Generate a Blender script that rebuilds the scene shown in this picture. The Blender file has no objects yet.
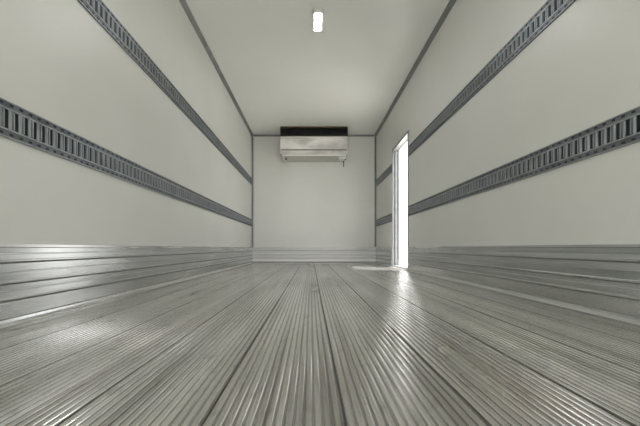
import bpy, bmesh, math, random
from mathutils import Vector
random.seed(3)
S=bpy.context.scene
S.view_settings.view_transform='Standard'
S.view_settings.look='None'

XL,XR=-1.166,1.284
Y0,Y1=-2.0,6.32
ZC=2.53
DY0,DY1,DZ0,DZ1=4.236,5.01,0.02,1.82
TH=0.085

# ---------------- materials
def mat(name,col,rough=.5,metal=0.,spec=.5):
    m=bpy.data.materials.new(name); m.use_nodes=True
    b=m.node_tree.nodes['Principled BSDF']
    b.inputs['Base Color'].default_value=(*col,1); b.inputs['Roughness'].default_value=rough
    b.inputs['Metallic'].default_value=metal; b.inputs['Specular IOR Level'].default_value=spec
    return m
def noisy(name,c1,c2,rough,metal,scale,mapping=(1,1,1),bump=0.,bscale=None,r2=None,detail=6,lo=.3,hi=.7,spec=.5,bdist=.01):
    m=mat(name,c1,rough,metal,spec); nt=m.node_tree; N=nt.nodes; L=nt.links
    b=N['Principled BSDF']
    tc=N.new('ShaderNodeTexCoord'); mp=N.new('ShaderNodeMapping'); mp.inputs['Scale'].default_value=mapping
    L.new(tc.outputs['Object'],mp.inputs['Vector'])
    n=N.new('ShaderNodeTexNoise'); n.inputs['Scale'].default_value=scale; n.inputs['Detail'].default_value=detail
    L.new(mp.outputs[0],n.inputs['Vector'])
    r=N.new('ShaderNodeValToRGB'); r.color_ramp.elements[0].position=lo; r.color_ramp.elements[1].position=hi
    r.color_ramp.elements[0].color=(*c1,1); r.color_ramp.elements[1].color=(*c2,1)
    L.new(n.outputs['Fac'],r.inputs['Fac']); L.new(r.outputs['Color'],b.inputs['Base Color'])
    if r2 is not None:
        mr=N.new('ShaderNodeMapRange'); mr.inputs['From Min'].default_value=lo; mr.inputs['From Max'].default_value=hi
        mr.inputs['To Min'].default_value=rough; mr.inputs['To Max'].default_value=r2
        L.new(n.outputs['Fac'],mr.inputs['Value']); L.new(mr.outputs[0],b.inputs['Roughness'])
    if bump>0:
        n2=N.new('ShaderNodeTexNoise'); n2.inputs['Scale'].default_value=bscale or scale; n2.inputs['Detail'].default_value=4
        L.new(tc.outputs['Object'],n2.inputs['Vector'])
        bp=N.new('ShaderNodeBump'); bp.inputs['Strength'].default_value=bump; bp.inputs['Distance'].default_value=bdist
        L.new(n2.outputs['Fac'],bp.inputs['Height']); L.new(bp.outputs[0],b.inputs['Normal'])
    return m
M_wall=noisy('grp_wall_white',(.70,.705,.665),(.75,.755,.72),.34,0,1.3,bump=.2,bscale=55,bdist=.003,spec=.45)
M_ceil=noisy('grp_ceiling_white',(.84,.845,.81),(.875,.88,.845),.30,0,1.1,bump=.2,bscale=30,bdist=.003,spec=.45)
M_alu=noisy('aluminium_kick_plate',(.54,.555,.55),(.72,.73,.72),.17,.9,2.2,(1,.45,7),r2=.30,detail=4)
M_alu2=noisy('aluminium_kick_plate_rib',(.60,.61,.60),(.76,.77,.76),.2,.88,3,(1,.35,14),r2=.3)
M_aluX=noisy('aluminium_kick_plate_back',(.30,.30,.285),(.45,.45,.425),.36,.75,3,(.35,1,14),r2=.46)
M_groovek=mat('kick_plate_groove_dark',(.25,.25,.24),.5,.5)  # darker tone for the narrow undercut faces between kick plate bands
M_trim=noisy('corner_trim_grey',(.22,.23,.23),(.30,.31,.31),.5,.5,9)
M_track=noisy('galvanised_track',(.13,.145,.155),(.25,.27,.285),.4,.75,14,r2=.55)
M_rung=noisy('galvanised_rung',(.34,.365,.38),(.52,.545,.56),.38,.75,25)
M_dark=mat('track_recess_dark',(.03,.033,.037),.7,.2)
M_black=mat('black_plastic',(.012,.012,.013),.5)
M_rubber=mat('rubber_seal',(.03,.03,.035),.7)
M_brown=mat('bronze_lip',(.13,.09,.05),.5,.5)
M_steel=noisy('evaporator_steel',(.25,.245,.23),(.46,.45,.42),.3,.8,2.2,(1,1,2.2),bump=.05,bscale=3,r2=.42,lo=.38,hi=.62,bdist=.02,detail=3)
M_steel2=mat('evaporator_pan',(.55,.54,.5),.35,.7)
M_white=mat('white_plastic',(.75,.75,.72),.4)
M_frame=noisy('door_frame_alu',(.24,.25,.255),(.32,.33,.335),.45,.3,12)
M_ground=noisy('concrete_ground',(.46,.45,.43),(.56,.55,.52),.9,0,1.2,bump=.2,bscale=20)
M_ext=mat('exterior_white_paint',(.8,.8,.8),.3)

def floor_mat(name,k=1.,metal=.86):
    m=mat(name,(.4,.4,.38),.35,metal); nt=m.node_tree;N=nt.nodes;L=nt.links;b=N['Principled BSDF']
    tc=N.new('ShaderNodeTexCoord')
    def nz(sc,scale,det=5,off=0):
        mp=N.new('ShaderNodeMapping'); mp.inputs['Scale'].default_value=sc; mp.inputs['Location'].default_value=(off,off,0)
        L.new(tc.outputs['Object'],mp.inputs['Vector'])
        n=N.new('ShaderNodeTexNoise'); n.inputs['Scale'].default_value=scale; n.inputs['Detail'].default_value=det
        L.new(mp.outputs[0],n.inputs['Vector']); return n.outputs['Fac']
    a=nz((4.5,.06,1),2.0,3); c=nz((1.6,.3,1),2.2,5,3.1); d=nz((2.2,1.0,1),14,4); e=nz((11,.22,1),3.0,3,7.3)
    def ramp(src,lo,hi,c1,c2):
        r=N.new('ShaderNodeValToRGB'); r.color_ramp.elements[0].position=lo; r.color_ramp.elements[1].position=hi
        r.color_ramp.elements[0].color=(*c1,1); r.color_ramp.elements[1].color=(*c2,1); L.new(src,r.inputs['Fac']); return r.outputs['Color']
    def mul(x,y):
        q=N.new('ShaderNodeMix'); q.data_type='RGBA'; q.blend_type='MULTIPLY'; q.inputs[0].default_value=1
        L.new(x,q.inputs[6]); L.new(y,q.inputs[7]); return q.outputs[2]
    col=mul(mul(ramp(a,.35,.65,(.58*k,.57*k,.545*k),(.84*k,.83*k,.805*k)),ramp(c,.38,.62,(.82,.81,.79),(1,1,1))),ramp(d,.32,.42,(.78,.77,.75),(1,1,1)))
    col=mul(col,ramp(e,.33,.48,(.76,.75,.73),(1,1,1)))
    L.new(col,b.inputs['Base Color'])
    mr=N.new('ShaderNodeMapRange'); mr.inputs['From Min'].default_value=.35; mr.inputs['From Max'].default_value=.65
    mr.inputs['To Min'].default_value=.28; mr.inputs['To Max'].default_value=.15
    L.new(c,mr.inputs['Value']); L.new(mr.outputs[0],b.inputs['Roughness'])
    return m
M_floor=floor_mat('ribbed_aluminium_floor')
M_groove=floor_mat('floor_groove',.50,.7)
M_seam=mat('floor_seam_dirt',(.14,.135,.125),.6,.4)

# ---------------- mesh helpers
class MB:
    def __init__(s,name,mats):
        s.bm=bmesh.new(); s.name=name; s.mats=mats
    def box(s,x0,x1,y0,y1,z0,z1,mi=0,bev=0):
        v=[s.bm.verts.new(p) for p in [(x0,y0,z0),(x1,y0,z0),(x1,y1,z0),(x0,y1,z0),(x0,y0,z1),(x1,y0,z1),(x1,y1,z1),(x0,y1,z1)]]
        fs=[s.bm.faces.new([v[i] for i in f]) for f in [(0,3,2,1),(4,5,6,7),(0,1,5,4),(1,2,6,5),(2,3,7,6),(3,0,4,7)]]
        for f in fs: f.material_index=mi
        if bev>0:
            es=list({e for f in fs for e in f.edges})
            r=bmesh.ops.bevel(s.bm,geom=es,offset=bev,segments=2,affect='EDGES',clamp_overlap=True)
            for f in r['faces']: f.material_index=mi
    def extr(s,prof,fn,a,b,mi=0,caps=True,mis=None):
        A=[s.bm.verts.new(fn(u,v,a)) for u,v in prof]; B=[s.bm.verts.new(fn(u,v,b)) for u,v in prof]
        n=len(prof); fs=[]
        for i in range(n):
            fs.append(s.bm.faces.new([A[i],A[(i+1)%n],B[(i+1)%n],B[i]]))
            fs[-1].material_index=mis[i] if mis else mi
        if caps:
            for q in (A[::-1],B):
                f=s.bm.faces.new(q); f.material_index=mi
    def cyl(s,c,r,h,axis='Z',seg=20,mi=0,r2=None):
        m={'Z':None,'Y':(math.pi/2,'X'),'X':(math.pi/2,'Y')}[axis]
        from mathutils import Matrix
        M=Matrix.Translation(c)
        if m: M=M@Matrix.Rotation(m[0],4,m[1])
        r_=bmesh.ops.create_cone(s.bm,cap_ends=True,segments=seg,radius1=r,radius2=r if r2 is None else r2,depth=h,matrix=M)
        for v in r_['verts']:
            for f in v.link_faces: f.material_index=mi
    def done(s,parent=None):
        bmesh.ops.recalc_face_normals(s.bm,faces=s.bm.faces)
        me=bpy.data.meshes.new(s.name); s.bm.to_mesh(me); s.bm.free()
        for m in s.mats: me.materials.append(m)
        o=bpy.data.objects.new(s.name,me); S.collection.objects.link(o)
        if parent: o.parent=parent
        return o

# ---------------- shell
w=.03
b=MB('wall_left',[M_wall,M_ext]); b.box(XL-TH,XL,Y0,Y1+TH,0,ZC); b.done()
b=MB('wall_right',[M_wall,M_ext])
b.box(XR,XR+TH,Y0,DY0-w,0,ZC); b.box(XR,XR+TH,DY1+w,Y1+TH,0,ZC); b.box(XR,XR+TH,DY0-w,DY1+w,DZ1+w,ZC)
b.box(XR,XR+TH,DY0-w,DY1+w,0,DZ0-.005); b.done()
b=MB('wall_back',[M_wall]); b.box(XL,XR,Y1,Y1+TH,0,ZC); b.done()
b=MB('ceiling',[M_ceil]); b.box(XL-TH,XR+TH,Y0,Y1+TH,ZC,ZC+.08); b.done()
b=MB('ground',[M_ground]); b.box(-40,40,-40,40,-1.25,-1.15); b.done()

# ---------------- floor: extruded planks with rounded ribs
b=MB('floor',[M_floor,M_seam,M_groove])
pw=(XR-XL)/10; nr=14
pts=[]; mi=[]
def add(x,z,m): pts.append((x,z)); mi.append(m)
for p in range(10):
    px=XL+p*pw
    add(px,-.005,1); add(px+.002,-.005,1); add(px+.003,-.001,0)
    rp=(pw-.006)/nr
    for i in range(nr):
        a=px+.0045+i*rp
        add(a+rp*.03,-.0013,0); add(a+rp*.12,-.0003,0); add(a+rp*.25,.0,0); add(a+rp*.52,.0,0); add(a+rp*.65,-.0003,0); add(a+rp*.74,-.0013,0); add(a+rp*.78,-.0026,2); add(a+rp*.99,-.0026,0)
    add(px+pw-.0015,-.001,0); add(px+pw-.001,-.005,1)
add(XR,-.005,1)
A=[b.bm.verts.new((u,Y0,v)) for u,v in pts]; B=[b.bm.verts.new((u,Y1,v)) for u,v in pts]
for i in range(len(pts)-1):
    f=b.bm.faces.new([A[i],A[i+1],B[i+1],B[i]]); f.material_index=mi[i]
b.box(XL,XR,Y0,Y1,-.10,-.014,0)
b.done()

# ---------------- kick plates
kp=[(0,0,0),(.040,0,0),(.040,.008,1),(.026,.020,0),(.022,.030,2),(.018,.034,0),
    (.016,.094,2),(.014,.097,2),(.017,.100,1),(.0195,.102,1),(.0195,.107,1),(.016,.110,0),
    (.015,.132,0),(.0165,.134,1),(.0165,.137,0),(.0145,.139,0),
    (.014,.158,2),(.012,.161,2),(.015,.164,1),(.0175,.166,1),(.0175,.171,1),(.014,.174,0),
    (.0135,.205,0),(.015,.207,1),(.015,.210,0),(.013,.212,0),
    (.0125,.240,2),(.010,.243,2),(.0135,.246,1),(.016,.248,1),(.016,.253,1),(.012,.256,0),
    (.0115,.275,0),(.013,.277,1),(.013,.280,0),(.011,.282,0),
    (.011,.300,1),(.016,.304,1),(.016,.315,1),(0,.315,0)]
kpp=[(a,b_) for a,b_,c_ in kp]; kpm=[c_ for a,b_,c_ in kp]
b=MB('baseboard_left',[M_alu,M_alu2,M_groovek]); b.extr(kpp,lambda u,v,t:(XL+u,t,v),Y0,Y1-.02,mis=kpm); b.done()
b=MB('baseboard_right',[M_alu,M_alu2,M_groovek])
b.extr(kpp,lambda u,v,t:(XR-u,t,v),Y0,DY0-.03,mis=kpm); b.extr(kpp,lambda u,v,t:(XR-u,t,v),DY1+.03,Y1-.02,mis=kpm); b.done()
b=MB('baseboard_back',[M_aluX,M_aluX,M_groovek]); b.extr(kpp,lambda u,v,t:(t,Y1-u,v),XL+.001,XR-.001,mis=kpm); b.done()

# ---------------- trims
c=.035
def cove(name,xs,sg):
    b=MB(name,[M_trim]); b.extr([(0,0),(c,0),(c,-.006),(.008,-c*.9),(.008,-c*1.2),(0,-c*1.2)],lambda u,v,t:(xs+sg*u,t,ZC+v),Y0,Y1); b.done()
cove('trim_1',XL,1); cove('trim_2',XR,-1)
b=MB('trim_3',[M_trim]); b.extr([(0,0),(.03,0),(.03,-.006),(.008,-.03),(0,-.03)],lambda u,v,t:(t,Y1-u,ZC+v),XL+.04,XR-.04); b.done()
for i,(xs,sg) in enumerate(((XL,1),(XR,-1))):
    b=MB('trim_%d'%(4+i),[M_trim]); b.extr([(0,0),(.03,0),(.03,.004),(.004,.03),(0,.03)],lambda u,v,t:(xs+sg*u,Y1-v,t),.315,ZC-.03); b.done()

# ---------------- logistics tracks
def track(name,side,z0,z1,segs):
    xs,sg=(XL+.0005,1) if side=='L' else (XR-.0005,-1)
    b=MB(name,[M_track,M_rung,M_dark])
    def bx(u0,u1,y0,y1,za,zb,mi):
        xa,xb=sorted((xs+sg*u0,xs+sg*u1)); b.box(xa,xb,y0,y1,za,zb,mi)
    for ya,yb in segs:
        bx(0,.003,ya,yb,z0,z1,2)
        bx(.0,.007,ya,yb,z0,z0+.028,0); bx(.0,.007,ya,yb,z1-.028,z1,0)
        bx(.0,.011,ya,yb,z0+.028,z0+.033,1); bx(.0,.011,ya,yb,z1-.033,z1-.028,1)
        bx(.0,.009,ya,yb,z0,z0+.004,1); bx(.0,.009,ya,yb,z1-.004,z1,1)
        pitch=.042; n=int((yb-ya-.02)/pitch); off=((yb-ya)-n*pitch)/2
        for i in range(n):
            y=ya+off+(i+.5)*pitch
            fn=lambda u,v,t:(xs+sg*u,y+v,t)
            b.extr([(0,-.012),(.006,-.010),(.0105,-.006),(.0105,.006),(.006,.010),(0,.012)],fn,z0+.033,z1-.033,0)
            bx(.0105,.0115,y-.008,y-.0055,z0+.036,z1-.036,1)
            bx(.0105,.0115,y+.0055,y+.008,z0+.036,z1-.036,1)
            bx(.007,.0076,y-.010,y+.006,z0+.009,z0+.018,2)
            bx(.007,.0076,y-.010,y+.006,z1-.018,z1-.009,2)
    return b.done()
segR=[(Y0,DY0-.035),(DY1+.035,Y1-.035)]
track('logistics_track','L',.722,.862,[(Y0,Y1-.035)])
track('logistics_track','L',1.535,1.670,[(Y0,Y1-.035)])
track('logistics_track','R',.717,.852,segR)
track('logistics_track','R',1.500,1.635,segR)

# ---------------- side door opening frame + leaf
b=MB('door_frame',[M_frame,M_rubber])
b.box(XR-.006,XR+TH+.01,DY0-w,DY0,DZ0,DZ1+w,0); b.box(XR-.006,XR+TH+.01,DY1,DY1+w,DZ0,DZ1+w,0)
b.box(XR-.006,XR+TH+.01,DY0,DY1,DZ1,DZ1+w,0); b.box(XR-.006,XR+TH+.02,DY0-w,DY1+w,DZ0-.005,DZ0+.012,0)
b.box(XR+.024,XR+.034,DY1-.012,DY1,DZ0+.012,DZ1,1); b.box(XR+.075,XR+.088,DY1-.012,DY1,DZ0+.012,DZ1,1)
b.box(XR+.062,XR+.067,DY0,DY0+.006,DZ0+.012,DZ1,1); b.box(XR+.062,XR+.067,DY0,DY1,DZ1-.006,DZ1,1)
b.done()
door=bpy.data.objects.new('door_1',None); S.collection.objects.link(door)
b=MB('leaf',[M_ext,M_rubber,M_frame]); X=XR+TH+.03
b.box(X,X+.07,DY0-.84,DY0-.05,DZ0,DZ1,0,.006); b.box(X+.07,X+.085,DY0-.80,DY0-.09,DZ0+.05,DZ1-.05,0)
for z in (.3,.95,1.6): b.box(X-.015,X+.0,DY0-.25,DY0-.02,z-.02,z+.02,2); b.cyl((X+.0,DY0-.035,z),.012,.09,'Z',mi=2)
b.done(door)

# ---------------- ceiling lamp
yl=(.473+.516)/2*6.32
lamp=bpy.data.objects.new('ceiling_lamp',None); S.collection.objects.link(lamp)
M_em=mat('led_emitter',(1,1,1)); pb=M_em.node_tree.nodes['Principled BSDF']
pb.inputs['Emission Color'].default_value=(.95,.98,1,1); pb.inputs['Emission Strength'].default_value=160
lx=.068
b=MB('housing',[M_white,M_trim])
b.box(lx-.05,lx+.05,yl-.14,yl+.14,ZC-.012,ZC,0,.004)
b.box(lx-.05,lx-.040,yl-.14,yl+.14,ZC-.026,ZC-.010,0); b.box(lx+.040,lx+.05,yl-.14,yl+.14,ZC-.026,ZC-.010,0)
b.box(lx-.05,lx+.05,yl-.14,yl-.125,ZC-.026,ZC-.010,0); b.box(lx-.05,lx+.05,yl+.125,yl+.14,ZC-.026,ZC-.010,0)
b.done(lamp)
b=MB('led_strip',[M_em])
for i in range(3):
    for k in range(2):
        x0=lx-.022+k*.026; y0=yl-.10+i*.07; b.box(x0,x0+.018,y0,y0+.055,ZC-.018,ZC-.012,0)
b.done(lamp)

# ---------------- evaporator unit
ev=bpy.data.objects.new('evaporator_unit',None); S.collection.objects.link(ev)
x0,x1=-.57,.68; yf=5.87
b=MB('housing',[M_steel,M_black,M_brown,M_steel2])
b.box(x0+.02,x1-.02,yf+.10,Y1-.001,2.33,ZC-.001,1)
b.box(x0+.01,x1-.01,yf-.005,yf+.12,ZC-.018,ZC-.001,2)
b.extr([(yf,2.36),(yf-.012,2.33),(yf+.01,2.10),(yf+.04,2.02),(Y1-.001,2.02),(Y1-.001,2.36)],lambda u,v,t:(t,u,v),x0+.02,x1-.02,0)
b.box(x0+.03,x1-.03,yf+.025,Y1-.001,1.995,2.02,3,.004)
for xa,xb in ((x0,x0+.02),(x1-.02,x1)):
    b.extr([(yf-.015,2.335),(yf-.015,2.15),(yf+.02,2.03),(Y1-.001,2.02),(Y1-.001,2.34)],lambda u,v,t:(t,u,v),xa,xb,0)
    b.extr([(yf+.0,2.335),(yf+.0,ZC-.018),(Y1-.001,ZC-.018),(Y1-.001,2.335)],lambda u,v,t:(t,u,v),xa+.005,xb-.005,1)
b.box(x0+.01,x1-.01,yf-.02,yf+.01,2.325,2.340,3,.003)
b.box(x0+.012,x1-.012,yf-.01,yf+.01,2.340,2.375,1)
b.box(x0+.02,x1-.02,yf-.004,yf+.04,2.096,2.108,1)
b.done(ev)
b=MB('discharge_louvres',[M_rubber,M_rubber])
for i in range(4):
    z=2.385+i*.034; b.extr([(yf+.01,z),(yf+.012,z+.006),(yf+.06,z+.022),(yf+.06,z+.018)],lambda u,v,t:(t,u,v),x0+.02,x1-.02,0)
for i in range(6):
    xx=x0+.02+(x1-x0-.04)*i/5; b.box(xx-.004,xx+.004,yf+.005,yf+.07,2.366,ZC-.02,1)
b.done(ev)
b=MB('drain_fittings',[M_black,M_white])
for xx in (x0+.10,x1-.04,): 
    b.cyl((xx,yf+.15,1.975),.014,.05,'Z',mi=0); b.cyl((xx,yf+.15,1.94),.01,.04,'Z',mi=1)
b.box(x1-.16,x1-.03,yf+.1,yf+.25,1.965,1.994,1,.005)
b.cyl((x1-.05,yf+.3,1.93),.008,.13,'Z',mi=0)
b.done(ev)

# ---------------- lighting
W=bpy.data.worlds.new('World'); S.world=W; W.use_nodes=True
bg=W.node_tree.nodes['Background']; bg.inputs[0].default_value=(.98,.985,.99,1); bg.inputs[1].default_value=3.5
def portal(name,loc,rot,sx,sy):
    l=bpy.data.lights.new(name,'AREA'); l.shape='RECTANGLE'; l.size=sx; l.size_y=sy; l.cycles.is_portal=True
    o=bpy.data.objects.new(name,l); o.location=loc; o.rotation_euler=rot; S.collection.objects.link(o)
portal('rear_opening_portal',((XL+XR)/2,Y0-.01,ZC/2),(math.pi/2,0,0),XR-XL,ZC)
portal('side_door_portal',(XR+TH+.02,(DY0+DY1)/2,(DZ0+DZ1)/2),(0,math.pi/2,0),DZ1-DZ0,DY1-DY0)
sl=bpy.data.lights.new('sun','SUN'); sl.energy=20; sl.angle=math.radians(.6); sl.color=(1,.97,.92)
so=bpy.data.objects.new('sun',sl); S.collection.objects.link(so); so.location=(6,4,8)
so.rotation_euler=Vector((-.74,.22,-1.82)).to_track_quat('-Z','Y').to_euler()

# ---------------- camera
cd=bpy.data.cameras.new('camera'); co=bpy.data.objects.new('camera',cd); S.collection.objects.link(co)
co.location=(0,0,.30); co.rotation_euler=(math.pi/2,0,0)
cd.sensor_width=36; cd.lens=18; cd.shift_x=9/640; cd.shift_y=35/640; cd.clip_start=.02
S.camera=co
